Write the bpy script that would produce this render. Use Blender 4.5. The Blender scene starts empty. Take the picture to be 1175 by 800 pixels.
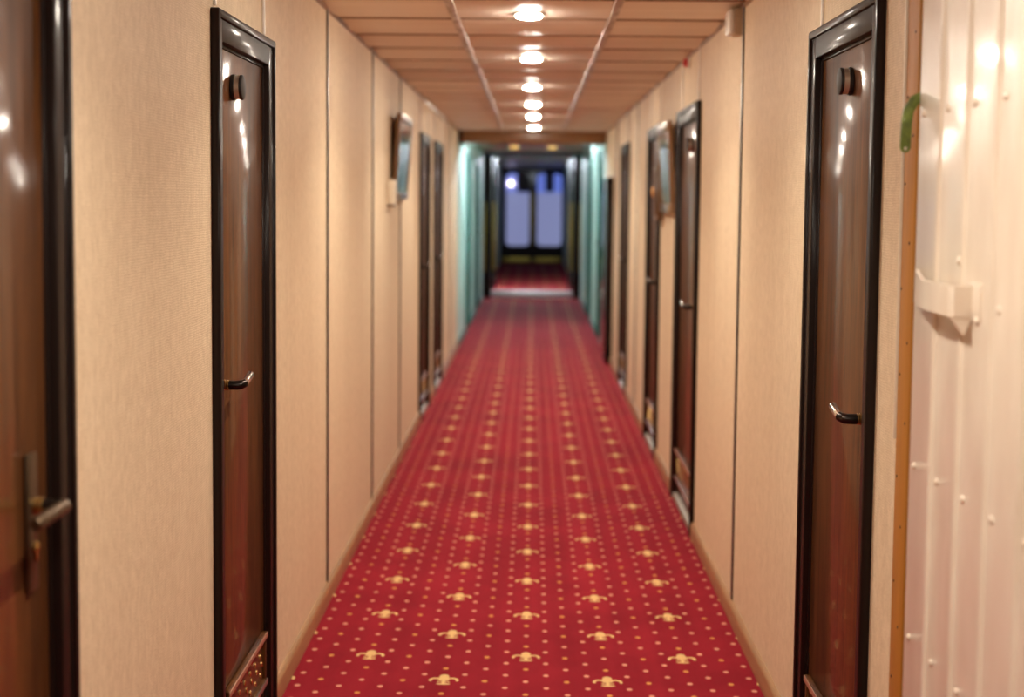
import bpy, bmesh, math, random
from mathutils import Vector, Matrix
random.seed(7)
C = bpy.context.scene.collection
LY = [-1.33, .41, 2.15, 3.89, 5.63, 7.37, 9.21, 10.87, 12.43, 14.35]   # downlights, every third ceiling board
XL, XR, ZC = -0.7303, 0.7109, 2.114        # wall planes and ceiling height (metres)
YB = 15.3                                   # end of the papered corridor

# ------------------------------------------------------------------ node helpers
class S:
    """a float socket with arithmetic"""
    def __init__(s, nt, sock): s.nt, s.k = nt, sock
    def op(s, o, *a, clamp=False):
        n = s.nt.nodes.new('ShaderNodeMath'); n.operation = o; n.use_clamp = clamp
        for i, v in enumerate((s,) + a):
            if isinstance(v, S): s.nt.links.new(v.k, n.inputs[i])
            else: n.inputs[i].default_value = v
        return S(s.nt, n.outputs[0])
    def __add__(s, o): return s.op('ADD', o)
    def __sub__(s, o): return s.op('SUBTRACT', o)
    def __mul__(s, o): return s.op('MULTIPLY', o)
    def __truediv__(s, o): return s.op('DIVIDE', o)
    def abs(s): return s.op('ABSOLUTE')
    def round(s): return s.op('ROUND')
    def mod(s, o): return s.op('FLOORED_MODULO', o)
    def sq(s): return s * s
    def max(s, o): return s.op('MAXIMUM', o)
    def min(s, o): return s.op('MINIMUM', o)
    def lt(s, o): return s.op('LESS_THAN', o)
    def gt(s, o): return s.op('GREATER_THAN', o)
    def step(s, edge, soft):               # 1 inside (s < edge), soft border
        return ((s * -1.0 + edge) / soft).op('ADD', 0.5, clamp=True)

def new_mat(name):
    m = bpy.data.materials.new(name); m.use_nodes = True
    nt = m.node_tree
    return m, nt, nt.nodes['Principled BSDF']

def link_in(nt, node, key, v):
    if isinstance(v, S): nt.links.new(v.k, node.inputs[key])
    elif isinstance(v, bpy.types.NodeSocket): nt.links.new(v, node.inputs[key])
    else: node.inputs[key].default_value = v

def mix(nt, fac, a, b):
    n = nt.nodes.new('ShaderNodeMix'); n.data_type = 'RGBA'
    for k, v in ((0, fac), (6, a), (7, b)):
        if isinstance(v, S): nt.links.new(v.k, n.inputs[k])
        elif isinstance(v, bpy.types.NodeSocket): nt.links.new(v, n.inputs[k])
        else: n.inputs[k].default_value = v if k == 0 else (*v, 1)
    return n.outputs[2]

def coords(nt):
    return nt.nodes.new('ShaderNodeTexCoord').outputs['Object']

def mapping(nt, scale, loc=(0, 0, 0)):
    mp = nt.nodes.new('ShaderNodeMapping'); mp.inputs['Scale'].default_value = scale
    mp.inputs['Location'].default_value = loc
    nt.links.new(coords(nt), mp.inputs['Vector']); return mp.outputs[0]

def noise(nt, scale, vec=None, detail=3, rough=.55):
    n = nt.nodes.new('ShaderNodeTexNoise'); n.inputs['Scale'].default_value = scale
    n.inputs['Detail'].default_value = detail; n.inputs['Roughness'].default_value = rough
    nt.links.new(vec if vec is not None else coords(nt), n.inputs['Vector'])
    return S(nt, n.outputs['Fac'])

def ramp(s, lo, hi):                        # remap lo..hi to 0..1 clamped
    return ((s - lo) / (hi - lo)).op('ADD', 0.0, clamp=True)

def bump(nt, b, height, strength, dist):
    n = nt.nodes.new('ShaderNodeBump'); n.inputs['Strength'].default_value = strength
    n.inputs['Distance'].default_value = dist
    nt.links.new(height.k, n.inputs['Height']); nt.links.new(n.outputs[0], b.inputs['Normal'])

def simple(name, col, rough=.5, metal=0., var=.12, vscale=30, coat=0., bmp=0.):
    m, nt, b = new_mat(name)
    n = noise(nt, vscale)
    nt.links.new(mix(nt, ramp(n, .3, .7), [c * (1 - var) for c in col], [min(1, c * (1 + var)) for c in col]), b.inputs['Base Color'])
    b.inputs['Roughness'].default_value = rough; b.inputs['Metallic'].default_value = metal
    b.inputs['Coat Weight'].default_value = coat; b.inputs['Coat Roughness'].default_value = .08
    if bmp: bump(nt, b, n, bmp, .002)
    return m

def wood(name, dark, light, rough=.3, coat=.6, coat_rough=.08, stretch=(14, 14, .7), lo=.3, hi=.7):
    m, nt, b = new_mat(name)
    v = mapping(nt, stretch)
    n1 = noise(nt, 2.2, v, 5, .6); n2 = noise(nt, 11, v, 3)
    f = ramp(n1 * .7 + n2 * .3, lo, hi)
    nt.links.new(mix(nt, f, dark, light), b.inputs['Base Color'])
    b.inputs['Roughness'].default_value = rough
    b.inputs['Coat Weight'].default_value = coat; b.inputs['Coat Roughness'].default_value = coat_rough
    bump(nt, b, noise(nt, 3, None, 1), .10, .004)
    return m

def emit(name, col, strength):
    m, nt, b = new_mat(name)
    b.inputs['Base Color'].default_value = (.8, .8, .8, 1)
    b.inputs['Emission Color'].default_value = (*col, 1)
    b.inputs['Emission Strength'].default_value = strength
    return m

# ------------------------------------------------------------------ materials
M = {}
def wallpaper():
    m, nt, b = new_mat('woven_wallpaper')
    sep = nt.nodes.new('ShaderNodeSeparateXYZ'); nt.links.new(coords(nt), sep.inputs[0])
    y, z = S(nt, sep.outputs[1]), S(nt, sep.outputs[2])
    warp = noise(nt, 1.0, mapping(nt, (22, 22, 60)), 3)
    rib = ((z * (6.2832 / .0052)) + warp * 9.0).op('SINE') * .5 + .5      # horizontal threads
    weft = noise(nt, 1.0, mapping(nt, (260, 260, 420)), 2)
    streak = noise(nt, 1.0, mapping(nt, (13, 13, .35)), 4)                # soft vertical streaks
    blot = noise(nt, 1.0, mapping(nt, (60, 60, 34)), 3)
    f = ramp(streak * .13 + weft * .57 + blot * .30, .40, .60)
    c = mix(nt, f, (.64, .50, .335), (.87, .72, .525))
    c = mix(nt, rib * .34, c, (.50, .36, .20))
    nt.links.new(c, b.inputs['Base Color'])
    b.inputs['Roughness'].default_value = .62
    b.inputs['Specular IOR Level'].default_value = .35
    bump(nt, b, rib * .6 + weft * .4, .35, .0012)
    return m
M['wall'] = wallpaper()

def carpet():
    m, nt, b = new_mat('red_fleur_carpet')
    x0, y0, s, L = -.0065, 4.8557, .2473, .4947
    sep = nt.nodes.new('ShaderNodeSeparateXYZ'); nt.links.new(coords(nt), sep.inputs[0])
    x, y = S(nt, sep.outputs[0]), S(nt, sep.outputs[1])
    u, v = (x - x0) / s, (y - y0) / L
    # fleur cell
    mcol = u.round(); du = (u - mcol) * s
    vv = v - mcol.mod(2.0) * .5; dv = (vv - vv.round()) * L
    a = du.abs()
    def ell(p, cx, q, cy, rx, ry): return (((p - cx) / rx).sq() + ((q - cy) / ry).sq()).step(1.0, .35)
    bulb = ell(a, 0, dv, .036, .0150, .026)
    ring = (((a - .025).sq() + ((dv - .004) * .75).sq()).op('SQRT') - .0155).abs().step(.0048, .002) * dv.gt(.002)
    tip = ell(a, .040, dv, .003, .005, .009)
    collar = a.step(.019, .003) * (dv + .010).abs().step(.004, .002)
    stalk = a.step(.0055, .002) * (dv + .002).abs().step(.026, .004)
    foot = ell(a, 0, dv, -.030, .021, .0075)
    fleur = bulb.max(ring).max(tip).max(collar).max(stalk).max(foot)
    # dots: a square lattice set on its corner
    u4 = u * 4.0; k = u4.round(); dx = (u4 - k) * (s / 4)
    v4 = v * 4.0 - k.mod(2.0) * .5; r = v4.round(); dy = (v4 - r) * (L / 4)
    near = a.lt(.03) * dv.abs().lt(.06)
    dot = ((dx / .0085).sq() + (dy / .0115).sq()).step(1.0, .5) * (near * -1.0 + 1.0)
    orange = (k.mod(4.0) - 2.0).abs().lt(.5) * (r.mod(2.0)).lt(.5)
    orange = orange.max(k.mod(4.0).lt(.5) * r.mod(2.0).gt(.5))
    pile = noise(nt, 380, None, 2); stain = noise(nt, 2.3, None, 4); lane = noise(nt, 1.0, mapping(nt, (9, .25, 1)), 3)
    base = mix(nt, ramp(pile * .35 + stain * .35 + lane * .3, .38, .62), (.185, .0075, .0150), (.30, .0145, .0265))
    c = mix(nt, dot * .72, base, mix(nt, orange, (.78, .36, .24), (.70, .33, .09)))
    c = mix(nt, fleur * .95, c, mix(nt, ramp(pile, .35, .65), (.60, .385, .15), (.78, .53, .24)))
    nt.links.new(c, b.inputs['Base Color'])
    b.inputs['Roughness'].default_value = .85
    b.inputs['Sheen Weight'].default_value = .0; b.inputs['Sheen Roughness'].default_value = .4
    b.inputs['Sheen Tint'].default_value = (1, .55, .5, 1)
    b.inputs['Specular IOR Level'].default_value = .06
    bump(nt, b, pile, .5, .003)
    return m
M['carpet'] = carpet()

def ceiling_mat():
    m, nt, b = new_mat('tan_ceiling_board')
    v = mapping(nt, (1.2, 16, 10)); n = noise(nt, 1.0, v, 4)
    nt.links.new(mix(nt, ramp(n, .35, .65), (.76, .67, .57), (.84, .76, .665)), b.inputs['Base Color'])
    b.inputs['Roughness'].default_value = .42
    b.inputs['Specular IOR Level'].default_value = .4
    bump(nt, b, n, .25, .004)
    return m
M['ceiling'] = ceiling_mat()
M['frame'] = wood('dark_lacquered_frame_wood', (.008, .004, .003), (.014, .006, .004), .5, .22, .15)
M['frame'].node_tree.nodes['Principled BSDF'].inputs['Specular IOR Level'].default_value = .12
M['leaf'] = wood('lacquered_mahogany', (.034, .0105, .0025), (.150, .052, .012), .5, .42, .11, (9, 9, .8))
M['leaf'].node_tree.nodes['Principled BSDF'].inputs['Specular IOR Level'].default_value = .12
M['baseboard'] = wood('baseboard_wood', (.24, .125, .056), (.42, .24, .115), .4, .3, .2, (14, .7, 14))
M['beam'] = wood('beam_wood', (.20, .085, .028), (.32, .15, .055), .35, .4, .2, (.7, 14, 14))
M['batten'] = wood('raw_plywood_edge', (.36, .135, .012), (.50, .21, .026), .6, 0, .3, (30, 30, 1.2))
M['picture_frame'] = wood('walnut_picture_frame', (.10, .045, .014), (.22, .105, .035), .3, .6, .1)
M['darkmetal'] = simple('burnished_dark_metal', (.035, .026, .022), .28, .85)
M['bronze'] = simple('worn_bronze_plate', (.12, .078, .045), .4, .8)
M['chrome'] = simple('chrome', (.78, .76, .72), .12, 1., .04)
M['band'] = simple('satin_band', (.80, .72, .58), .38, .6, .05)
M['copper'] = simple('coppery_edging', (.50, .28, .19), .35, .5, .1)
M['pale_strip'] = simple('pale_aluminium', (.82, .78, .73), .4, .35, .06)
M['dull_sill'] = simple('worn_sill_metal', (.34, .30, .25), .5, .5, .25)
M['joint_brown'] = simple('brown_joint_filler', (.26, .165, .10), .7)
M['brass'] = simple('brass', (.62, .42, .16), .25, 1., .1)
M['brassdull'] = simple('dull_brass_plate', (.42, .30, .055), .42, .75, .15)
M['alu'] = simple('aluminium_strip', (.60, .57, .54), .3, 1., .12)
M['gap'] = simple('dark_joint_filler', (.016, .012, .010), .6)
def worn_strip():
    m, nt, b = new_mat('worn_ceiling_strip')
    n = noise(nt, 1.0, mapping(nt, (20, 5, 20)), 4)
    nt.links.new(mix(nt, ramp(n, .42, .58), (.42, .33, .25), (.74, .69, .62)), b.inputs['Base Color'])
    b.inputs['Metallic'].default_value = .4; b.inputs['Roughness'].default_value = .35
    return m
M['strip'] = worn_strip()
def steel_paint():
    m, nt, b = new_mat('glossy_cream_paint')
    n = noise(nt, 1.0, mapping(nt, (14, 14, 5)), 3)
    n2 = noise(nt, 60, None, 2)
    nt.links.new(mix(nt, ramp(n, .35, .65), (.72, .62, .51), (.80, .71, .60)), b.inputs['Base Color'])
    b.inputs['Roughness'].default_value = .3
    b.inputs['Coat Weight'].default_value = .35; b.inputs['Coat Roughness'].default_value = .12
    bump(nt, b, n * .8 + n2 * .2, .28, .012)
    return m
M['steel'] = steel_paint()
M['green'] = simple('chipped_green_paint', (.115, .165, .02), .4, 0, .45, 45, .3, .3)
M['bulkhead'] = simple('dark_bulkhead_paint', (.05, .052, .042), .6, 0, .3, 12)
M['nail'] = simple('nail_head', (.03, .02, .015), .5)
M['backwall'] = simple('cream_end_wall', (.55, .42, .28), .6)
M['mint'] = simple('mint_painted_panel', (.53, .72, .645), .6, 0, .04, 6)
M['teal'] = simple('teal_painted_door', (.045, .21, .165), .6, 0, .1, 6)
M['tealframe'] = simple('dark_teal_frame', (.03, .14, .11), .65)
M['ceil_grey'] = simple('grey_beige_ceiling', (.62, .52, .40), .4, 0, .1, 5)
M['sill_metal'] = simple('bright_steel_sill', (.72, .72, .74), .33, .6, .06)
M['portal'] = wood('near_black_portal_wood', (.008, .005, .005), (.022, .012, .009), .5, .05)
M['portal'].node_tree.nodes['Principled BSDF'].inputs['Specular IOR Level'].default_value = .12
M['lintel'] = simple('blue_grey_lintel', (.055, .07, .11), .35)
M['white'] = simple('white_plastic', (.80, .78, .74), .25, 0, .03)
M['cream'] = simple('cream_plastic', (.74, .66, .52), .4, 0, .04)
M['tanbox'] = simple('tan_plastic', (.50, .38, .25), .45)
M['red'] = simple('red_plastic', (.55, .03, .04), .3)
M['glass'] = simple('picture_glass_dark', (.16, .17, .17), .06, 0, .2, 6, 1.)
M['orange'] = simple('amber_reflection', (.75, .30, .02), .3)  # colour of the orange reflection on the door leaf
M['cabinet'] = simple('dark_glossy_laminate', (.015, .010, .016), .08, 0, .2, 4, 1.)
M['paper_dark'] = simple('dark_notice', (.03, .02, .02), .6)
M['pane_frost'] = emit('frosted_pane_at_dusk', (.33, .36, .74), .135)
M['pane_clear'] = emit('clear_pane_at_dusk', (.10, .17, .75), .20)
M['globe'] = emit('glint_glow', (.85, .75, 1.0), 2.0)  # glow imitating a lamp's reflection in the pane
M['bulb'] = emit('warm_downlight_glass', (1.0, .905, .765), 125.0)
M['tube'] = emit('cool_fluorescent_tube', (.78, .90, 1.0), 50.0)
M['fill_tube_far'] = emit('far_fill_tube', (.80, .88, 1.0), 170.0)  # for the added fill fitting behind the lintel
M['amber_glow'] = emit('amber_ceiling_light_glass', (.85, .46, .05), .55)
def plan_paper():
    m, nt, b = new_mat('printed_plan')
    sep = nt.nodes.new('ShaderNodeSeparateXYZ'); nt.links.new(coords(nt), sep.inputs[0])
    y, z = S(nt, sep.outputs[1]), S(nt, sep.outputs[2])
    lines = ((z * 38).mod(1.0).lt(.18)) * (noise(nt, 9).gt(.48))
    n = noise(nt, 6)
    c = mix(nt, ramp(n, .45, .6), (.50, .53, .46), (.56, .50, .26))
    nt.links.new(mix(nt, lines * .5, c, (.22, .28, .30)), b.inputs['Base Color'])
    b.inputs['Roughness'].default_value = .15; b.inputs['Coat Weight'].default_value = 1.; b.inputs['Coat Roughness'].default_value = .05
    return m
M['plan'] = plan_paper()
def photo_paper():
    m, nt, b = new_mat('muted_print')
    sep = nt.nodes.new('ShaderNodeSeparateXYZ'); nt.links.new(coords(nt), sep.inputs[0])
    z = S(nt, sep.outputs[2]); n = noise(nt, 7, None, 4)
    f = ramp(z + n * .12, -.04, .10)
    nt.links.new(mix(nt, f, (.20, .27, .30), (.33, .19, .11)), b.inputs['Base Color'])
    b.inputs['Roughness'].default_value = .12; b.inputs['Coat Weight'].default_value = 1.; b.inputs['Coat Roughness'].default_value = .05
    return m
M['print'] = photo_paper()

# ------------------------------------------------------------------ mesh helpers
def add_box(bm, x0, x1, y0, y1, z0, z1, bev=0., seg=2):
    t = bmesh.new()
    bmesh.ops.create_cube(t, size=1)
    for v in t.verts:
        v.co = Vector((x0 + (x1 - x0) * (v.co.x + .5), y0 + (y1 - y0) * (v.co.y + .5), z0 + (z1 - z0) * (v.co.z + .5)))
    if bev: bmesh.ops.bevel(t, geom=t.edges[:], offset=bev, segments=seg, affect='EDGES', profile=.5)
    merge(bm, t)

def merge(bm, t):
    bmesh.ops.recalc_face_normals(t, faces=t.faces[:])
    me = bpy.data.meshes.new('_tmp'); t.to_mesh(me); t.free(); bm.from_mesh(me); bpy.data.meshes.remove(me)

def add_tube(bm, pts, r, n=14, cap=True):
    """round bar along a polyline; r is a number or a list"""
    t = bmesh.new(); pts = [Vector(p) for p in pts]; rs = r if isinstance(r, (list, tuple)) else [r] * len(pts)
    rings = []; ref = None
    for i, p in enumerate(pts):
        d = ((pts[min(i + 1, len(pts) - 1)] - p).normalized() if i < len(pts) - 1 else Vector()) + ((p - pts[i - 1]).normalized() if i else Vector())
        d.normalize()
        if ref is None:
            ref = Vector((0, 0, 1)) if abs(d.z) < .9 else Vector((1, 0, 0))
        a = d.cross(ref).normalized(); b2 = d.cross(a).normalized(); ref = (-b2 if (-b2).dot(ref) > 0 else b2)
        rings.append([t.verts.new(p + (a * math.cos(q) + ref * math.sin(q)) * rs[i]) for q in (2 * math.pi * j / n for j in range(n))])
    for A, B in zip(rings, rings[1:]):
        for j in range(n): t.faces.new((A[j], A[(j + 1) % n], B[(j + 1) % n], B[j]))
    if cap: t.faces.new(rings[0][::-1]); t.faces.new(rings[-1])
    merge(bm, t)

def add_lathe(bm, prof, origin, axis, n=28):
    """prof: (radius, height along axis); a closed turned solid"""
    t = bmesh.new(); axis = Vector(axis).normalized(); o = Vector(origin)
    a = axis.orthogonal().normalized(); b2 = axis.cross(a)
    rings = []
    for r, h in prof:
        if r < 1e-6: rings.append([t.verts.new(o + axis * h)])
        else: rings.append([t.verts.new(o + axis * h + (a * math.cos(q) + b2 * math.sin(q)) * r) for q in (2 * math.pi * j / n for j in range(n))])
    for A, B in zip(rings, rings[1:]):
        for j in range(n):
            k = (j + 1) % n
            if len(A) == 1 and len(B) == 1: continue
            if len(A) == 1: t.faces.new((A[0], B[j], B[k]))
            elif len(B) == 1: t.faces.new((A[j], A[k], B[0]))
            else: t.faces.new((A[j], A[k], B[k], B[j]))
    if len(rings[0]) > 1: t.faces.new(rings[0])
    if len(rings[-1]) > 1: t.faces.new(rings[-1])
    merge(bm, t)

def add_prism(bm, poly, vec, bev=0.):
    """closed polygon (3D points) swept along vec"""
    t = bmesh.new(); vec = Vector(vec)
    A = [t.verts.new(Vector(p)) for p in poly]; B = [t.verts.new(Vector(p) + vec) for p in poly]
    n = len(poly); t.faces.new(A); t.faces.new(B[::-1])
    for j in range(n): t.faces.new((A[j], B[j], B[(j + 1) % n], A[(j + 1) % n]))
    bmesh.ops.recalc_face_normals(t, faces=t.faces[:])
    if bev: bmesh.ops.bevel(t, geom=t.edges[:], offset=bev, segments=2, affect='EDGES', profile=.5)
    merge(bm, t)

def add_holed_plate(bm, y, th, x0, x1, z0, z1, hx0, hx1, hz0, hz1, rad, n=6):
    """plate in the XZ plane with one round-cornered opening"""
    inner = []
    for cx, cz, a0 in ((hx1 - rad, hz1 - rad, 0), (hx0 + rad, hz1 - rad, 90), (hx0 + rad, hz0 + rad, 180), (hx1 - rad, hz0 + rad, 270)):
        for j in range(n + 1):
            q = math.radians(a0 + 90 * j / n); inner.append((cx + rad * math.cos(q), cz + rad * math.sin(q)))
    mx, mz = (hx0 + hx1) / 2, (hz0 + hz1) / 2
    corners = [(x1, z1), (x0, z1), (x0, z0), (x1, z0)]
    outer = []
    for c in range(4):
        for j in range(n + 1):
            cx, cz = corners[c]
            px, pz = inner[c * (n + 1) + j]
            half = n / 2
            if c in (0, 2): ox, oz = (cx, pz) if j < half else ((px, cz) if j > half else (cx, cz))
            else: ox, oz = (px, cz) if j < half else ((cx, pz) if j > half else (cx, cz))
            outer.append((ox, oz))
    t = bmesh.new(); N = len(inner)
    def ring(pts, yy): return [t.verts.new((p[0], yy, p[1])) for p in pts]
    Of, If, Ob, Ib = ring(outer, y), ring(inner, y), ring(outer, y + th), ring(inner, y + th)
    for j in range(N):
        k = (j + 1) % N
        for q in ((Of[j], Of[k], If[k], If[j]), (Ob[k], Ob[j], Ib[j], Ib[k]), (Of[k], Of[j], Ob[j], Ob[k]), (If[j], If[k], Ib[k], Ib[j])): t.faces.new(q)
    merge(bm, t)

def obj(name, bm, mat, parent=None, loc=None, sharp=35):
    me = bpy.data.meshes.new(name); bm.to_mesh(me); bm.free()
    me.materials.append(M[mat] if isinstance(mat, str) else mat)
    me.shade_smooth(); me.set_sharp_from_angle(angle=math.radians(sharp))
    o = bpy.data.objects.new(name, me); C.objects.link(o)
    if parent is not None: o.parent = parent
    if loc is not None: o.location = loc
    return o

def tag(o, label, cat, group=None, kind=None):
    o['label'] = label; o['category'] = cat
    if group: o['group'] = group
    if kind: o['kind'] = kind
    return o

def empty(name, loc, label, cat, group=None, kind=None):
    o = bpy.data.objects.new(name, None); o.empty_display_size = .1; C.objects.link(o); o.location = loc
    return tag(o, label, cat, group, kind)

def B(): return bmesh.new()

# ------------------------------------------------------------------ floor and ceilings
bm = B(); add_box(bm, -.95, .95, -3.2, 36.2, -.08, 0)
tag(obj('floor', bm, 'carpet'), 'red carpet with rows of gold fleurs and small dots along the corridor', 'carpet', kind='structure')

def sagged_ceiling():
    bm = B(); ys = []
    for a, b2 in zip(LY, LY[1:]):
        d = b2 - a; ys += [a - d / 6, a + d / 6, a + d / 2]
    ys += [LY[-1] - .29, LY[-1] + .29, LY[-1] + .87, LY[-1] + 1.2]
    while ys[0] > -3.0: ys.insert(0, ys[0] - .58)
    xs = [-.85, -.29, .29, .85]
    for a, b2 in zip(ys, ys[1:]):
        for xa, xb in zip(xs, xs[1:]):
            t = bmesh.new(); nx, ny = 6, 10; g = []
            for j in range(ny + 1):
                row = []
                for i in range(nx + 1):
                    p, q = i / nx, j / ny
                    yy = a + .004 + (b2 - a - .008) * q; xx = xa + (xb - xa) * p
                    sag = .016 * (1 - (2 * q - 1) ** 2)
                    if j in (0, ny): sag = -.006
                    row.append(t.verts.new((xx, yy, ZC + .010 - sag)))
                g.append(row)
            for j in range(ny):
                for i in range(nx): t.faces.new((g[j][i], g[j + 1][i], g[j + 1][i + 1], g[j][i + 1]))
            me = bpy.data.meshes.new('_t'); t.to_mesh(me); t.free(); bm.from_mesh(me); bpy.data.meshes.remove(me)
    add_box(bm, -.85, .85, ys[0], ys[-1], ZC + .017, ZC + .06)
    c = obj('ceiling', bm, 'ceiling', sharp=50)
    bm = B()
    for y in ys[1:-1]: add_box(bm, -.73, .71, y - .007, y + .007, ZC + .005, ZC + .016, .001)
    obj('board_joints', bm, 'joint_brown', c)
    return c
tag(sagged_ceiling(), 'tan ceiling boards in three columns above the papered corridor', 'ceiling', kind='structure')
bm = B(); add_box(bm, -.9, .9, YB, 23.0, 2.14, 2.24)
tag(obj('ceiling_far', bm, 'ceil_grey'), 'grey beige ceiling over the mint green stretch beyond the beam', 'ceiling', kind='structure')
bm = B(); add_box(bm, -.9, .9, 23.0, 36.2, 2.175, 2.28)
tag(obj('ceiling_end', bm, 'ceil_grey'), 'dim ceiling just in front of the far double doors', 'ceiling', kind='structure')

tn = [0]
def trim(bm, mat, label, cat='trim', name=None):
    tn[0] += 1
    return tag(obj(name or 'trim_%d' % tn[0], bm, mat), label, cat, kind='structure')

for x, side in ((-.29, 'left'), (.283, 'right')):
    bm = B(); add_box(bm, x - .014, x + .014, -3.0, YB, ZC - .010, ZC + .006, .002)
    trim(bm, 'strip', 'worn metal strip running lengthwise along the ceiling, %s of the lamps' % side)

# ------------------------------------------------------------------ doors and walls
TOP = 1.865
def wall(name, x, sgn, y0, y1, z1, openings, mat, label):
    """papered wall with door openings (ya, yb, top)"""
    bm = B(); t = .12
    xa, xb = (x, x + t) if sgn > 0 else (x - t, x)
    y = y0
    for a, b2, top in sorted(openings):
        add_box(bm, xa, xb, y, a, 0, z1); add_box(bm, xa, xb, a, b2, top, z1)
        y = b2
    add_box(bm, xa, xb, y, y1, 0, z1)
    return tag(obj(name, bm, mat), label, 'wall', kind='structure')

dn = [0]
def door(sgn, y0, y1, label, handle, lever_dir, knob=None, plate=False, grille=True, fmat='frame', lmat='leaf', hmat='darkmetal', top=TOP, sill=True, extra=None):
    """cabin door set into a side wall; d is the distance out of the wall into the corridor"""
    dn[0] += 1
    wx = XR if sgn > 0 else XL
    root = empty('door_%d' % dn[0], (wx, (y0 + y1) / 2, 0), label, 'door', kind='structure')
    yc = (y0 + y1) / 2
    def bx(bm, d0, d1, a, b2, z0, z1, bev=0.):
        xs = sorted((-sgn * d0, -sgn * d1)); add_box(bm, xs[0], xs[1], a - yc, b2 - yc, z0, z1, bev)
    P = lambda d, y, z: (-sgn * d, y - yc, z)
    w, p = .060, .014
    bm = B()
    bx(bm, -.07, p, y0, y0 + w, 0, top, .003); bx(bm, -.07, p, y1 - w, y1, 0, top, .003)
    bx(bm, -.07, p, y0 + w - .001, y1 - w + .001, top - w, top, .003)
    bx(bm, -.004, .021, y0 - .008, y0 + .010, 0, top + .008, .004); bx(bm, -.004, .021, y1 - .010, y1 + .008, 0, top + .008, .004)
    bx(bm, -.004, .021, y0 - .006, y1 + .006, top - .010, top + .010, .004)
    # stop bead round the opening
    bx(bm, -.02, -.001, y0 + w - .002, y0 + w + .008, 0, top - w, .002); bx(bm, -.02, -.001, y1 - w - .008, y1 - w + .002, 0, top - w, .002)
    bx(bm, -.02, -.001, y0 + w, y1 - w, top - w - .008, top - w + .002, .002)
    obj('door_frame', bm, fmat, root)
    bm = B(); bx(bm, -.06, -.006, y0 + w + .002, y1 - w - .002, .035, top - w - .002, .002)
    leaf = obj('door_leaf', bm, lmat, root)
    if sill:
        bm = B(); bx(bm, -.06, .012, y0 + w, y1 - w, 0, .03, .004)
        obj('sill_plate', bm, 'dull_sill', root)
    f = -.006
    hy, hz = handle
    if plate:
        bm = B(); bx(bm, f, f + .009, hy - .021, hy + .021, hz - .128, hz + .078, .004)
        pl = obj('handle_plate', bm, 'bronze', root)
        bm = B(); add_lathe(bm, [(.009, 0), (.009, .004), (.006, .006), (0, .006)], P(f + .009, hy, hz - .062), (-sgn, 0, 0), 18)
        bx(bm, f + .009, f + .014, hy - .003, hy + .003, hz - .082, hz - .062, .001)
        obj('keyhole', bm, 'brass', pl)
    # collar, neck, lever
    base = f + (.009 if plate else 0)
    bm = B()
    for i in range(3):
        add_lathe(bm, [(.0115, .0005 + i * .005), (.0125, .0012 + i * .005), (.0125, .0038 + i * .005), (.0115, .0045 + i * .005)], P(base, hy, hz), (-sgn, 0, 0), 20)
    col = obj('collar', bm, 'brass', root)
    L = .150 if plate else .088
    bm = B()
    up = .014 if not plate else .0
    pts = [P(base + .012, hy, hz), P(base + .034, hy, hz), P(base + .044, hy + lever_dir * .004, hz + .001), P(base + .049, hy + lever_dir * .014, hz + .003), P(base + .050, hy + lever_dir * L, hz + .003 + up)]
    add_tube(bm, pts[:3], .0105 if plate else .0115, 16)
    add_tube(bm, pts[1:4], .0105, 16)
    lev = obj('lever_neck', bm, 'darkmetal' if hmat == 'darkmetal' else 'chrome', root)
    bm = B(); add_tube(bm, [pts[3], [pts[3][i] * .04 + pts[4][i] * .96 for i in range(3)], pts[4]], [.0105 if plate else .009, .0105 if plate else .009, .007], 16)
    obj('lever', bm, 'chrome' if not plate else 'bronze', root)
    if knob:
        ky, kz = knob; o = P(f, ky, kz); ax = (-sgn, 0, 0)
        bm = B(); add_lathe(bm, [(.030, 0), (.0315, .002), (.0315, .009), (.029, .010)], o, ax, 36)
        add_lathe(bm, [(.030, .022), (.031, .024), (.0295, .029), (.024, .031), (0, .031)], o, ax, 36)
        kn = obj('vent_knob', bm, 'gap', root)
        bm = B(); add_lathe(bm, [(.027, .009), (.029, .010), (.029, .022), (.027, .023)], o, ax, 36)
        obj('chrome_band', bm, 'band', kn)['label'] = 'chrome band round the black vent knob'
    if grille:
        a, b2 = y0 + w + .07, y1 - w - .03
        bm = B(); bx(bm, f, f + .014, a, b2, .236, .254, .003); bx(bm, f, f + .014, a, b2, .105, .123, .003)
        bx(bm, f, f + .012, a, a + .014, .105, .254, .002); bx(bm, f, f + .012, b2 - .014, b2, .105, .254, .002)
        bx(bm, f, f + .003, a, b2, .11, .25)
        g = obj('vent_grille', bm, lmat, root)
        bm = B()
        for i in range(7):
            for j in range(4):
                yy = a + .04 + (b2 - a - .08) * i / 6; zz = .142 + .026 * j
                add_lathe(bm, [(.008, .0025), (.0075, .005), (.004, .0065), (0, .0065)], P(f, yy + (.01 if j % 2 else -.01), zz), (-sgn, 0, 0), 10)
        obj('brass_studs', bm, 'brass', g)
        bm = B(); bx(bm, f + .0135, f + .0165, a, b2, .238, .252, .001)
        obj('upper_edge', bm, 'copper', g)
        bm = B(); bx(bm, f + .0135, f + .0165, a, b2, .107, .121, .001)
        obj('lower_edge', bm, 'alu', g)
    if extra: extra(root, bx, P)
    return root

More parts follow.
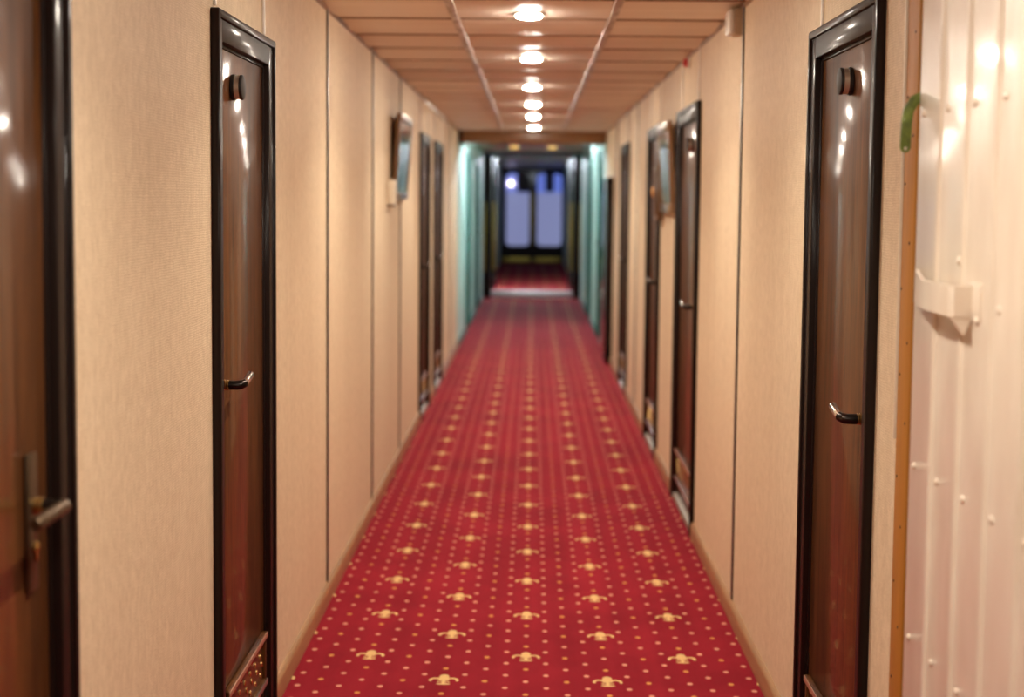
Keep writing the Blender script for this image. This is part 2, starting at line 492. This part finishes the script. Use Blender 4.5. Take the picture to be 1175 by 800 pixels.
# left wall doors: (y0, y1)
LD = [(1.64, 2.41), (3.56, 4.32), (10.08, 10.90), (11.50, 12.42)]
RD = [(3.215, 3.985), (6.68, 7.62), (8.70, 9.55), (11.55, 12.42)]
BLD = [(17.1, 17.95), (20.0, 21.0)]
BRD = [(16.0, 16.75), (18.8, 19.9)]
wall('wall_left', XL, -1, -3.2, YB, ZC + .05, [(a, b2, TOP) for a, b2 in LD], 'wall', 'tan woven wallpaper wall down the left side of the corridor')
wall('wall_right', XR, 1, 2.88, YB, ZC + .05, [(a, b2, TOP) for a, b2 in RD], 'wall', 'tan woven wallpaper wall down the right side of the corridor')
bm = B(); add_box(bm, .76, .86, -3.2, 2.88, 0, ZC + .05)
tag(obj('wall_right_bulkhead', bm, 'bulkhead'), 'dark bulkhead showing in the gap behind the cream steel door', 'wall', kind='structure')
bm = B(); add_box(bm, -.95, .95, -3.3, -3.2, 0, ZC + .05)
tag(obj('wall_back', bm, 'backwall'), 'cream end wall behind the viewer', 'wall', kind='structure')
wall('wall_left_mint', XL, -1, YB, 36.2, 2.3, [(a, b2, 1.95) for a, b2 in BLD], 'mint', 'mint green left wall beyond the wooden beam')
wall('wall_right_mint', XR, 1, YB, 36.2, 2.3, [(a, b2, 1.95) for a, b2 in BRD], 'mint', 'mint green right wall beyond the wooden beam')
bm = B(); add_box(bm, -.95, .95, 36.0, 36.2, 0, 2.3)
tag(obj('wall_end', bm, 'portal'), 'dark wall around the far double doors', 'wall', kind='structure')

door(-1, *LD[0], 'brown lacquered door at the near left edge with a tall bronze handle plate', (2.255, .995), -1, plate=True, grille=True)
door(-1, *LD[1], 'left dark-framed door with round black knob and low brass-studded grille', (3.705, 1.0), 1, knob=(3.83, 1.715))
door(-1, *LD[2], 'left dark door just beyond the hanging framed print', (10.25, 1.0), 1)
door(-1, *LD[3], 'last dark door on the left before the wooden beam', (11.68, 1.0), 1)
door(1, *RD[0], 'right dark-framed door with round black knob beside the plywood batten', (3.345, .985), 1, knob=(3.565, 1.722))
door(1, *RD[1], 'right dark door with chrome lever just before the framed plan', (6.86, .985), 1, knob=(7.05, 1.70))
def amber(root, bx, P):  # orange reflection on the leaf, built as a solid round blob
    bm = B(); add_lathe(bm, [(.028, 0), (.030, .006), (.030, .026), (.022, .034), (0, .036)], P(-.007, 9.02, 1.50), (-1, 0, 0), 18)
    obj('amber_glint', bm, 'orange', root)['label'] = 'amber round blob modelling a reflection on the door'
door(1, *RD[2], 'right dark door with a modelled amber glint just beyond the framed plan', (8.87, .985), 1, extra=amber)
door(1, *RD[3], 'right dark door between the amber-glint door and the beam', (11.75, 1.0), 1)
for sgn, lst, lab in ((-1, BLD, 'left'), (1, BRD, 'right')):
    for i, (a, b2) in enumerate(lst):
        door(sgn, a, b2, '%s teal door in the mint green wall beyond the beam on the %s' % (('nearer', 'farther')[i], lab), (a + .16, 1.0), 1, grille=False, fmat='tealframe', lmat='teal', top=1.95, sill=False)

# baseboards
def baseboard(side, x, sgn, spans, mat, label, h=.066):
    bm = B()
    for a, b2 in spans:
        poly = [(x, a, 0), (x - sgn * .016, a, 0), (x - sgn * .016, a, h - .016), (x - sgn * .012, a, h - .005), (x - sgn * .006, a, h), (x, a, h)]
        add_prism(bm, poly, (0, b2 - a, 0))
    tag(obj('baseboard_' + side, bm, mat), label, 'baseboard', kind='structure')
def gaps(y0, y1, doors):
    out = []; y = y0
    for a, b2 in sorted(doors):
        if a > y: out.append((y, a - .01))
        y = b2 + .01
    out.append((y, y1)); return out
baseboard('left', XL, -1, gaps(-3.2, YB, LD), 'baseboard', 'brown wooden baseboard along the left papered wall')
baseboard('right', XR, 1, gaps(2.99, YB, RD), 'baseboard', 'brown wooden baseboard along the right papered wall')
baseboard('left_mint', XL, -1, gaps(YB, 23, BLD), 'tealframe', 'dark teal baseboard along the left mint wall', .05)
baseboard('right_mint', XR, 1, gaps(YB, 23, BRD), 'tealframe', 'dark teal baseboard along the right mint wall', .05)

# joint strips between wall panels
def joint(x, sgn, y, z0, z1, label, filler=True):
    tn[0] += 1
    root = empty('trim_%d' % tn[0], (x, y, 0), label, 'joint strip', kind='structure')
    bm = B(); add_box(bm, *sorted((0, -sgn * .005)), -.006, .006, z0, z1, .001)
    add_box(bm, *sorted((-sgn * .005, -sgn * .007)), -.004, .004, z0, z1)
    obj('metal_cover', bm, 'alu' if filler else 'pale_strip', root)
    if not filler: return
    bm = B(); add_box(bm, *sorted((0, -sgn * .0045)), -.014, -.006, z0, z1)
    obj('dark_filler', bm, 'gap', root)
HB = .066
for y, lab in ((5.55, 'first full-height joint strip on the left wall, beyond the knobbed door'), (7.12, 'full-height joint strip on the left wall just before the framed print'),
               (8.60, 'joint strip on the left wall running behind the framed print'), (13.9, 'joint strip on the left wall nearest the beam')):
    joint(XL, -1, y, HB, ZC, lab)
for y, lab in ((5.37, 'full-height black joint strip on the right wall under the small wall box'), (10.66, 'full-height joint strip on the right wall beyond the amber-glint door'), (13.3, 'joint strip on the right wall nearest the beam')):
    joint(XR, 1, y, HB, ZC, lab)
for x, sgn, y, lab in ((XL, -1, 3.585, 'short joint strip above the near edge of the left knobbed door'), (XL, -1, 4.235, 'short joint strip above the far edge of the left knobbed door'),
        (XL, -1, 10.11, 'short joint strip above the door beyond the framed print, near edge'), (XL, -1, 10.86, 'short joint strip above the door beyond the framed print, far edge'),
        (XL, -1, 11.55, 'short joint strip above the last left door, near edge'), (XL, -1, 12.37, 'short joint strip above the last left door, far edge'),
        (XR, 1, 3.90, 'short joint strip above the right knobbed door beside the batten'),
        (XR, 1, 6.76, 'short joint strip above the right chrome-lever door, near edge'), (XR, 1, 7.49, 'short joint strip above the right chrome-lever door, far edge'),
        (XR, 1, 8.74, 'short joint strip above the amber-glint door, near edge'), (XR, 1, 9.50, 'short joint strip above the amber-glint door, far edge'),
        (XR, 1, 11.83, 'short joint strip above the right door closest to the beam')):
    joint(x, sgn, y, TOP + .018, ZC, lab, False)
# slim dark moulding where walls meet the ceiling
for x, sgn, a, side in ((XL, -1, -3.2, 'left'), (XR, 1, 2.88, 'right')):
    bm = B(); add_prism(bm, [(x, a, ZC - .002), (x - sgn * .010, a, ZC - .002), (x, a, ZC - .012)], (0, YB - a, 0))
    trim(bm, 'baseboard', 'slim wooden ceiling moulding along the %s papered wall' % side)

# beam
bm = B(); add_box(bm, XL, XR, YB, YB + .9, 1.995, 2.14, .006)
tag(obj('ceiling_beam', bm, 'beam'), 'brown wooden beam across the corridor below the tan ceiling', 'beam', kind='structure')
bm = B(); add_box(bm, XL, XL + .035, YB - .03, YB + .01, 1.98, ZC, .004)
trim(bm, 'frame', 'dark bracket at the left end of the wooden beam')

# plywood batten by the steel door
tn[0] += 1
root = empty('trim_%d' % tn[0], (XR, 2.925, 0), 'orange brown plywood batten with nail heads beside the cream steel door', 'batten', kind='structure')
bm = B(); add_box(bm, -.012, .06, -.045, .045, 0, ZC - .003, .002)
obj('board', bm, 'batten', root)
bm = B(); add_box(bm, -.016, .0, .045, .052, 1.0, ZC - .003, .001)
obj('pale_edge_strip', bm, 'cream', root)
bm = B()
for i in range(22):
    z = .1 + i * .092 + random.uniform(-.02, .02)
    add_lathe(bm, [(.0028, 0), (.0028, .0012), (0, .0018)], (-.012, (.030 if i % 2 else -.018) + random.uniform(-.006, .006), z), (-1, 0, 0), 8)
obj('nail_heads', bm, 'nail', root)

# ------------------------------------------------------------------ cream steel door standing open along the right side
dn[0] += 1
sd = empty('door_%d' % dn[0], (.66, 2.25, 0), 'cream painted ribbed steel door standing open at the right edge', 'steel door', kind='structure')
bm = B(); add_box(bm, 0, .034, -.72, .455, .03, ZC - .02, .006, 3)
for i in range(8):
    y = .305 - i * .155
    if y < -.70: break
    add_prism(bm, [(.002, y - .011, .08), (-.0025, y - .008, .08), (-.005, y, .08), (-.0025, y + .008, .08), (.002, y + .011, .08)], (0, 0, ZC - .16))
for zr in (.10, .40, .70, 1.0, 1.3, 1.6, 1.9):
    for i in range(8):
        y = .415 - i * .152
        if y < -.7: break
        add_lathe(bm, [(.0062, -.001), (.006, .002), (.004, .0042), (0, .005)], (0, y, zr), (-1, 0, 0), 14)
obj('steel_panel', bm, 'steel', sd)
# wrap-round catch bracket
bm = B()
outer = [(.000, .420), (-.008, .420), (-.036, .262), (-.036, .092), (-.030, .085), (.000, .085)]
inner = [(.000, .412), (-.003, .410), (-.029, .258), (-.029, .094), (-.0285, .0925), (.000, .0925)]
t = bmesh.new(); z0, z1 = 1.281, 1.327; n = len(outer)
V = {}
for nm, pl in (('o', outer), ('i', inner)):
    for k, z in ((0, z0), (1, z1)):
        V[nm, k] = [t.verts.new((p[0], p[1], z + (.010 if k and i_ < 2 else 0))) for i_, p in enumerate(pl)]
for j in range(n - 1):
    for q in ((V['o', 0][j], V['o', 0][j + 1], V['o', 1][j + 1], V['o', 1][j]), (V['i', 0][j], V['i', 1][j], V['i', 1][j + 1], V['i', 0][j + 1]),
              (V['o', 1][j], V['o', 1][j + 1], V['i', 1][j + 1], V['i', 1][j]), (V['o', 0][j], V['i', 0][j], V['i', 0][j + 1], V['o', 0][j + 1])): t.faces.new(q)
for j in (0, n - 1): t.faces.new((V['o', 0][j], V['o', 1][j], V['i', 1][j], V['i', 0][j]))
merge(bm, t)
add_prism(bm, [(-.036, .086, 1.282), (-.001, .086, 1.282), (-.014, .086, 1.252)], (0, .006, 0))     # pointed gusset
add_box(bm, -.003, .001, .045, .10, 1.276, 1.332, .002)
cb = obj('catch_bracket', bm, 'steel', sd)
bm = B(); add_lathe(bm, [(.006, 0), (.006, .018), (.009, .019), (.009, .026), (0, .027)], (0, .27, 1.310), (-1, 0, 0), 14)
obj('green_stud', bm, 'green', cb)
bm = B()
for y, z in ((.165, 1.362), (.06, 1.277)):
    add_lathe(bm, [(.007, -.001), (.007, .004), (.004, .007), (0, .007)], (0, y, z), (-1, 0, 0), 8)
obj('bolt_heads', bm, 'steel', sd)
# green hook-shaped flat bar fixed to the free edge of the steel door
bm = B()
cl = [(.031, 1.634), (.008, 1.633), (-.008, 1.625), (-.0175, 1.608), (-.0205, 1.585), (-.0215, 1.545)]
hw = .0092
L_, R_ = [], []
for i, p in enumerate(cl):
    a = Vector(cl[max(0, i - 1)]); b2 = Vector(cl[min(len(cl) - 1, i + 1)]); d = (b2 - a).normalized(); nn = Vector((-d.y, d.x))
    L_.append((p[0] + nn.x * hw, p[1] + nn.y * hw)); R_.append((p[0] - nn.x * hw, p[1] - nn.y * hw))
ex, ez = cl[-1]
tipc = []
d0 = Vector((L_[-1][0] - ex, L_[-1][1] - ez)); dn2 = Vector((-.001, -.03)).normalized()
for q in range(1, 6):
    a = math.pi * q / 6
    tipc.append((ex + d0.x * math.cos(a) + dn2.x * hw * math.sin(a), ez + d0.y * math.cos(a) + dn2.y * hw * math.sin(a)))
poly = L_ + tipc + R_[::-1]
add_prism(bm, [(x, .4545, z) for x, z in poly], (0, .0065, 0), .0012)
gh = obj('latch_hook', bm, 'green', sd)
gh['label'] = 'green flat hooked bar on the free edge of the steel door'
bm = B(); add_lathe(bm, [(.0028, 0), (.0028, .001), (0, .0014)], (-.0215, .4545, 1.543), (0, -1, 0), 10)
obj('rivet_head', bm, 'alu', gh)
# a bit of green hardware glimpsed in the gap behind the steel door
bm = B(); add_box(bm, .705, .760, 2.79, 2.86, 1.06, 1.13, .008)
tag(obj('wall_mount', bm, 'green'), 'small green bracket in the dark gap behind the steel door edge', 'bracket')

# ------------------------------------------------------------------ ceiling downlights
LX = [0.0, 0.0, -.020, -.014, -.008, -.004, -.002, .004]
names = ['farthest behind the viewer', 'behind the viewer', 'over the steel door', 'over the knobbed doors', 'nearest in view, at the top of the picture', 'second in the receding row',
         'third in the receding row', 'fourth in the receding row', 'fifth in the receding row', 'last, just before the wooden beam']
def downlight(x, y, label):
    root = empty('ceiling_downlight', (x, y, ZC - .007), label, 'ceiling light', group='round downlights along the corridor ceiling')
    bm = B(); add_lathe(bm, [(.046, .004), (.058, .004), (.060, -.001), (.057, -.005), (.048, -.006), (.046, -.003)], (0, 0, 0), (0, 0, 1), 40)
    obj('trim_ring', bm, 'alu', root)
    bm = B(); add_lathe(bm, [(.046, .002), (.046, -.006), (.043, -.011), (.034, -.0145), (.018, -.017), (0, -.0175)], (0, 0, 0), (0, 0, 1), 32)
    obj('light_glass', bm, 'bulb', root)
    l = bpy.data.lights.get('downlight_beam') or bpy.data.lights.new('downlight_beam', 'AREA')
    l.shape = 'DISK'; l.size = .05; l.energy = 2.6; l.color = (1.0, .905, .765); l.spread = math.radians(125)
    o = bpy.data.objects.new('lamp_beam', l); C.objects.link(o); o.parent = root; o.location = (0, 0, -.0185)
    return root
def copy_tree(o, parent=None):
    c = o.copy(); C.objects.link(c)
    if parent is not None: c.parent = parent
    for ch in list(o.children): copy_tree(ch, c)
    return c
proto = None
for i, y in enumerate(LY):
    x = -.020 if i < 4 else LX[i - 2]
    lab = 'round lit ceiling downlight, ' + names[i]
    if proto is None: proto = downlight(x, y, lab)
    else:
        o = copy_tree(proto); o.location = (x, y, ZC - .007); o['label'] = lab

# ------------------------------------------------------------------ things on the walls
def frame_ring(bm, w, h, bar, d0, d1, sx):
    """picture frame round the local origin, in the wall's YZ plane, sx = out of wall direction"""
    for a, b2, z0, z1 in ((-w / 2, w / 2, h / 2 - bar, h / 2), (-w / 2, w / 2, -h / 2, -h / 2 + bar), (-w / 2, -w / 2 + bar, -h / 2 + bar, h / 2 - bar), (w / 2 - bar, w / 2, -h / 2 + bar, h / 2 - bar)):
        add_box(bm, *sorted((sx * d0, sx * d1)), a, b2, z0, z1, .003)
def picture(x, sgn, y, z, w, h, bar, depth, tilt, label, mat, name='framed_picture', group=None):
    root = empty(name, (x - sgn * .004, y, z - h / 2), label, 'picture')
    root.rotation_euler = (0, -sgn * tilt, 0)
    sx = -sgn
    bm = B(); frame_ring(bm, w, h, bar, .0, depth, sx)
    f = obj('picture_frame', bm, 'picture_frame', root, (0, 0, h / 2))
    bm = B(); add_box(bm, *sorted((sx * .004, sx * (depth - .006))), -w / 2 + bar * .9, w / 2 - bar * .9, -h / 2 + bar * .9, h / 2 - bar * .9)
    obj('picture_sheet', bm, mat, root, (0, 0, h / 2))
    return root
p1 = picture(XL, -1, 8.38, 1.665, .76, .44, .035, .026, math.radians(4), 'framed print with brown frame hanging tilted on the left wall', 'print')
p2 = picture(XR, 1, 8.10, 1.615, .70, .46, .05, .024, math.radians(3), 'framed pale plan with wide brown frame on the right wall', 'plan')
p3 = picture(XR, 1, 8.575, 1.49, .15, .29, .02, .038, math.radians(1), 'small narrow framed notice between the framed plan and the amber-glint door', 'paper_dark', name='framed_notice')
# small cream box near the lower corner of the left print
root = empty('wall_switch_box', (XL, 7.90, 1.415), 'small cream box on the left wall at the lower near corner of the print', 'wall box')
bm = B(); add_box(bm, 0, .040, -.045, .045, 0, .125, .006, 3); obj('box_body', bm, 'cream', root)
bm = B(); add_box(bm, .0, .034, -.050, .050, -.010, .002, .003); obj('shadow_lip', bm, 'picture_frame', root)  # dark lip stands in for the shadow line under the box
# junction box high on the right wall
root = empty('wall_sounder', (XR, 5.46, 2.018), 'small tan box with white rounded cover high on the right wall', 'wall box')
bm = B(); add_box(bm, -.028, 0, -.055, .055, 0, .088, .004); obj('back_box', bm, 'tanbox', root)
bm = B(); add_box(bm, -.048, -.027, -.052, .052, .002, .086, .010, 4); obj('cover', bm, 'white', root)
# fire detector
root = empty('smoke_detector', (XR, 7.21, 2.078), 'tiny red and white round detector high on the right wall above the chrome-lever door', 'detector')
bm = B(); add_lathe(bm, [(.026, 0), (.027, .006), (.024, .012)], (0, 0, 0), (-1, 0, 0), 24); obj('detector_base', bm, 'white', root)
bm = B(); add_lathe(bm, [(.021, .011), (.020, .024), (.012, .032), (0, .034)], (0, 0, 0), (-1, 0, 0), 24); obj('detector_cap', bm, 'red', root)
# white cable duct along the upper left corner
bm = B(); add_box(bm, XL + .001, XL + .018, 10.3, 13.2, ZC - .034, ZC - .013, .003)
tag(obj('cable_duct', bm, 'white'), 'white cable duct under the ceiling above the two far left doors', 'cable duct')
# dark glossy cabinet front near the beam
root = empty('wall_cabinet', (XR, 14.2, 0), 'dark glossy narrow cabinet on the right wall just before the beam', 'cabinet')
bm = B(); add_box(bm, -.05, 0, -.40, .40, 0, 1.65, .004); obj('cabinet_body', bm, 'portal', root)
bm = B(); add_box(bm, -.066, -.05, -.395, .395, .06, 1.645, .003); cd = obj('cabinet_door', bm, 'cabinet', root)
bm = B(); add_lathe(bm, [(.008, 0), (.008, .014), (.016, .018), (.016, .026), (0, .028)], (-.066, -.33, .62), (-1, 0, 0), 16); obj('cabinet_knob', bm, 'chrome', cd)

# ------------------------------------------------------------------ stretch beyond the beam
root = empty('ceiling_tube_lamp', (.60, 18.6, 2.14), 'cool white tube lamp under the ceiling beyond the beam, right side', 'ceiling light')
bm = B(); add_box(bm, -.03, .03, -.25, .25, -.018, 0, .003); obj('lamp_housing', bm, 'white', root)
bm = B(); add_tube(bm, [(0, -.21, -.034), (0, .21, -.034)], .010, 14); obj('tube', bm, 'tube', root)
for a in (-.24, .21):
    bm = B(); add_box(bm, -.016, .016, a, a + .03, -.048, -.015, .002); obj('end_holder', bm, 'white', root)
# fill lights added for the far stretch, hidden by beam and lintel
for y, pw, mt, lab in ((16.75, .5, 'tube', 'added cool fill fitting hidden just behind the wooden beam'), (24.6, .4, 'fill_tube_far', 'added cool fill fitting hidden just behind the blue grey lintel')):
    zt = 2.14 if y < 20 else 2.175
    root = empty('ceiling_fill_light', (0, y, zt), lab, 'ceiling light')
    bm = B(); add_box(bm, -pw, pw, -.09, .09, -.03, 0, .004); obj('housing', bm, 'white', root)
    for dy in (-.045, .045):
        bm = B(); add_tube(bm, [(-pw + .05, dy, -.045), (pw - .05, dy, -.045)], .013, 14); obj('tube', bm, mt, root)
    for dx in (-pw + .02, pw - .05):
        bm = B(); add_box(bm, dx, dx + .03, -.08, .08, -.06, -.028, .002); obj('end_holder', bm, 'white', root)
for x, lab in ((-.235, 'left amber square ceiling light beyond the beam'), (.235, 'right amber square ceiling light beyond the beam')):
    root = empty('amber_ceiling_light', (x, 19.3, 2.14), lab, 'ceiling light', group='amber ceiling lights beyond the beam')
    bm = B(); add_box(bm, -.06, .06, -.30, .30, -.012, 0, .002); obj('light_frame', bm, 'brassdull', root)
    bm = B(); add_box(bm, -.05, .05, -.29, .29, -.055, -.008, .006); obj('light_diffuser', bm, 'amber_glow', root)

# portal with raised steel sill and opened swing leaves
YP = 23.0
bm = B(); add_box(bm, XL, -.60, YP, YP + .35, 0, 2.09, .006); add_box(bm, .60, XR, YP, YP + .35, 0, 2.09, .006)
tag(obj('door_portal_frame', bm, 'portal'), 'near-black portal posts either side of the bright steel sill', 'door frame', kind='structure')
bm = B(); add_box(bm, XL, XR, YP, YP + .35, 2.075, 2.175, .006)
trim(bm, 'lintel', 'blue grey lintel across the top of the dark portal')
bm = B(); add_box(bm, -.60, .60, YP + .02, YP + .30, 0, .095, .008)
trim(bm, 'sill_metal', 'bright steel sill across the floor of the dark portal')
for sx, lab in ((-1, 'left'), (1, 'right')):
    dn[0] += 1
    r = empty('door_%d' % dn[0], (sx * .575, 23.75, 0), 'dark swing leaf folded open on the %s of the portal with dull brass edge plate' % lab, 'door', kind='structure')
    bm = B(); add_box(bm, -.022, .022, -.38, .38, .11, 2.05, .004); lf = obj('swing_leaf', bm, 'portal', r)
    bm = B(); add_box(bm, -.028, .028, -.392, -.30, .38, 1.41, .003); obj('push_plate', bm, 'brassdull', lf)
    bm = B(); add_box(bm, *sorted((sx * .115, sx * .145)), -.756, -.742, .38, 1.41, .003); obj('post_plate', bm, 'brassdull', r)

# far double doors with blue dusk windows
YD = 35.4
dn[0] += 1
root = empty('door_%d' % dn[0], (0, YD, 0), 'dark double doors with tall blue windows at the end of the corridor', 'double door', kind='structure')
bm = B(); W2 = .75
add_box(bm, XL, -W2 + .03, 0, .2, 0, 2.17, .004); add_box(bm, W2 - .06, XR, 0, .2, 0, 2.17, .004); add_box(bm, -W2, W2, 0, .2, 2.11, 2.17, .004)
obj('door_frame', bm, 'portal', root)
for sx, lab in ((-1, 'left'), (1, 'right')):
    a, b2 = sorted((sx * .012, sx * .70)); ha, hb = (-.60, -.075) if sx < 0 else (.095, .66)
    bm = B(); add_holed_plate(bm, .02, .05, a, b2, .02, 2.11, ha, hb, .40, 2.03, .10)
    lf = obj('door_leaf', bm, 'portal', root)
    bm = B(); add_box(bm, ha - .01, hb + .01, .048, .054, .39, 1.60); obj('frosted_pane', bm, 'pane_frost', lf)
    bm = B(); add_box(bm, ha - .01, hb + .01, .048, .054, 1.60, 2.04); obj('clear_pane', bm, 'pane_clear', lf)
    bm = B()
    if sx < 0: add_box(bm, -.36, hb, .040, .046, 1.61, 2.03)
    else: add_box(bm, .28, .47, .040, .046, 1.62, 2.03)
    obj('dark_notice', bm, 'paper_dark', lf)
    bm = B(); add_box(bm, a + .02, b2 - .02, .006, .02, .03, .14, .003); obj('kick_plate', bm, 'brassdull', lf)
bm = B(); add_box(bm, -.05, .03, .002, .02, .42, 1.62, .004); obj('meeting_plate', bm, 'brassdull', root)
bm = B(); add_lathe(bm, [(0, -.055), (.030, -.046), (.052, -.018), (.055, 0), (.052, .018), (.030, .046), (0, .055)], (0, 0, .07), (0, 0, 1), 20)
bm2 = B(); add_tube(bm2, [(0, 0, -.0), (0, 0, .03)], .02, 12)
gl = empty('pane_glint', (-.50, 35.42, 1.73), 'small glowing globe modelling a lamp reflection in the left far window', 'reflection')  # glowing globe put in for a lamp reflection on the glass
obj('glint_globe', bm, 'globe', gl); obj('glint_neck', bm2, 'portal', gl)

# ------------------------------------------------------------------ light from the daylight-cool stretch, world, camera
def area(name, loc, rot, sx, sy, power, col):
    l = bpy.data.lights.new(name, 'AREA'); l.shape = 'RECTANGLE'; l.size = sx; l.size_y = sy; l.energy = power; l.color = col
    o = bpy.data.objects.new(name, l); C.objects.link(o); o.location = loc; o.rotation_euler = rot; return o

w = bpy.data.worlds.new('World'); bpy.context.scene.world = w; w.use_nodes = True
w.node_tree.nodes['Background'].inputs[0].default_value = (.05, .04, .035, 1)
w.node_tree.nodes['Background'].inputs[1].default_value = .2

f_px, pitch, yaw, roll, sy, H = 1792.78, .0804, .0125, .0094, -26.96, 1.45
cam = bpy.data.cameras.new('Camera'); co = bpy.data.objects.new('Camera', cam); C.objects.link(co)
r0 = Vector((math.cos(yaw), math.sin(yaw), 0)); f0 = Vector((-math.sin(yaw), math.cos(yaw), 0)); u0 = Vector((0, 0, 1))
fw = f0 * math.cos(pitch) - u0 * math.sin(pitch); up = f0 * math.sin(pitch) + u0 * math.cos(pitch)
rt = r0 * math.cos(roll) + up * math.sin(roll); up2 = up * math.cos(roll) - r0 * math.sin(roll)
co.matrix_world = Matrix(((rt.x, up2.x, -fw.x, 0), (rt.y, up2.y, -fw.y, 0), (rt.z, up2.z, -fw.z, H), (0, 0, 0, 1)))
cam.sensor_fit = 'HORIZONTAL'; cam.sensor_width = 36; cam.lens = f_px * 36 / 1175; cam.shift_y = sy / 1175
cam.clip_start = .05; cam.clip_end = 100
cam.dof.use_dof = True; cam.dof.focus_distance = 3.65; cam.dof.aperture_fstop = 2.6
sc = bpy.context.scene; sc.camera = co
sc.view_settings.view_transform = 'Standard'; sc.view_settings.look = 'None'
sc.view_settings.exposure = 1.76; sc.view_settings.gamma = 1.0; sc.view_settings.use_curve_mapping = False
sc.cycles.use_denoising = True; sc.cycles.max_bounces = 10; sc.cycles.diffuse_bounces = 6; sc.cycles.glossy_bounces = 5
sc.cycles.sample_clamp_indirect = 6; sc.cycles.caustics_reflective = False; sc.cycles.caustics_refractive = False
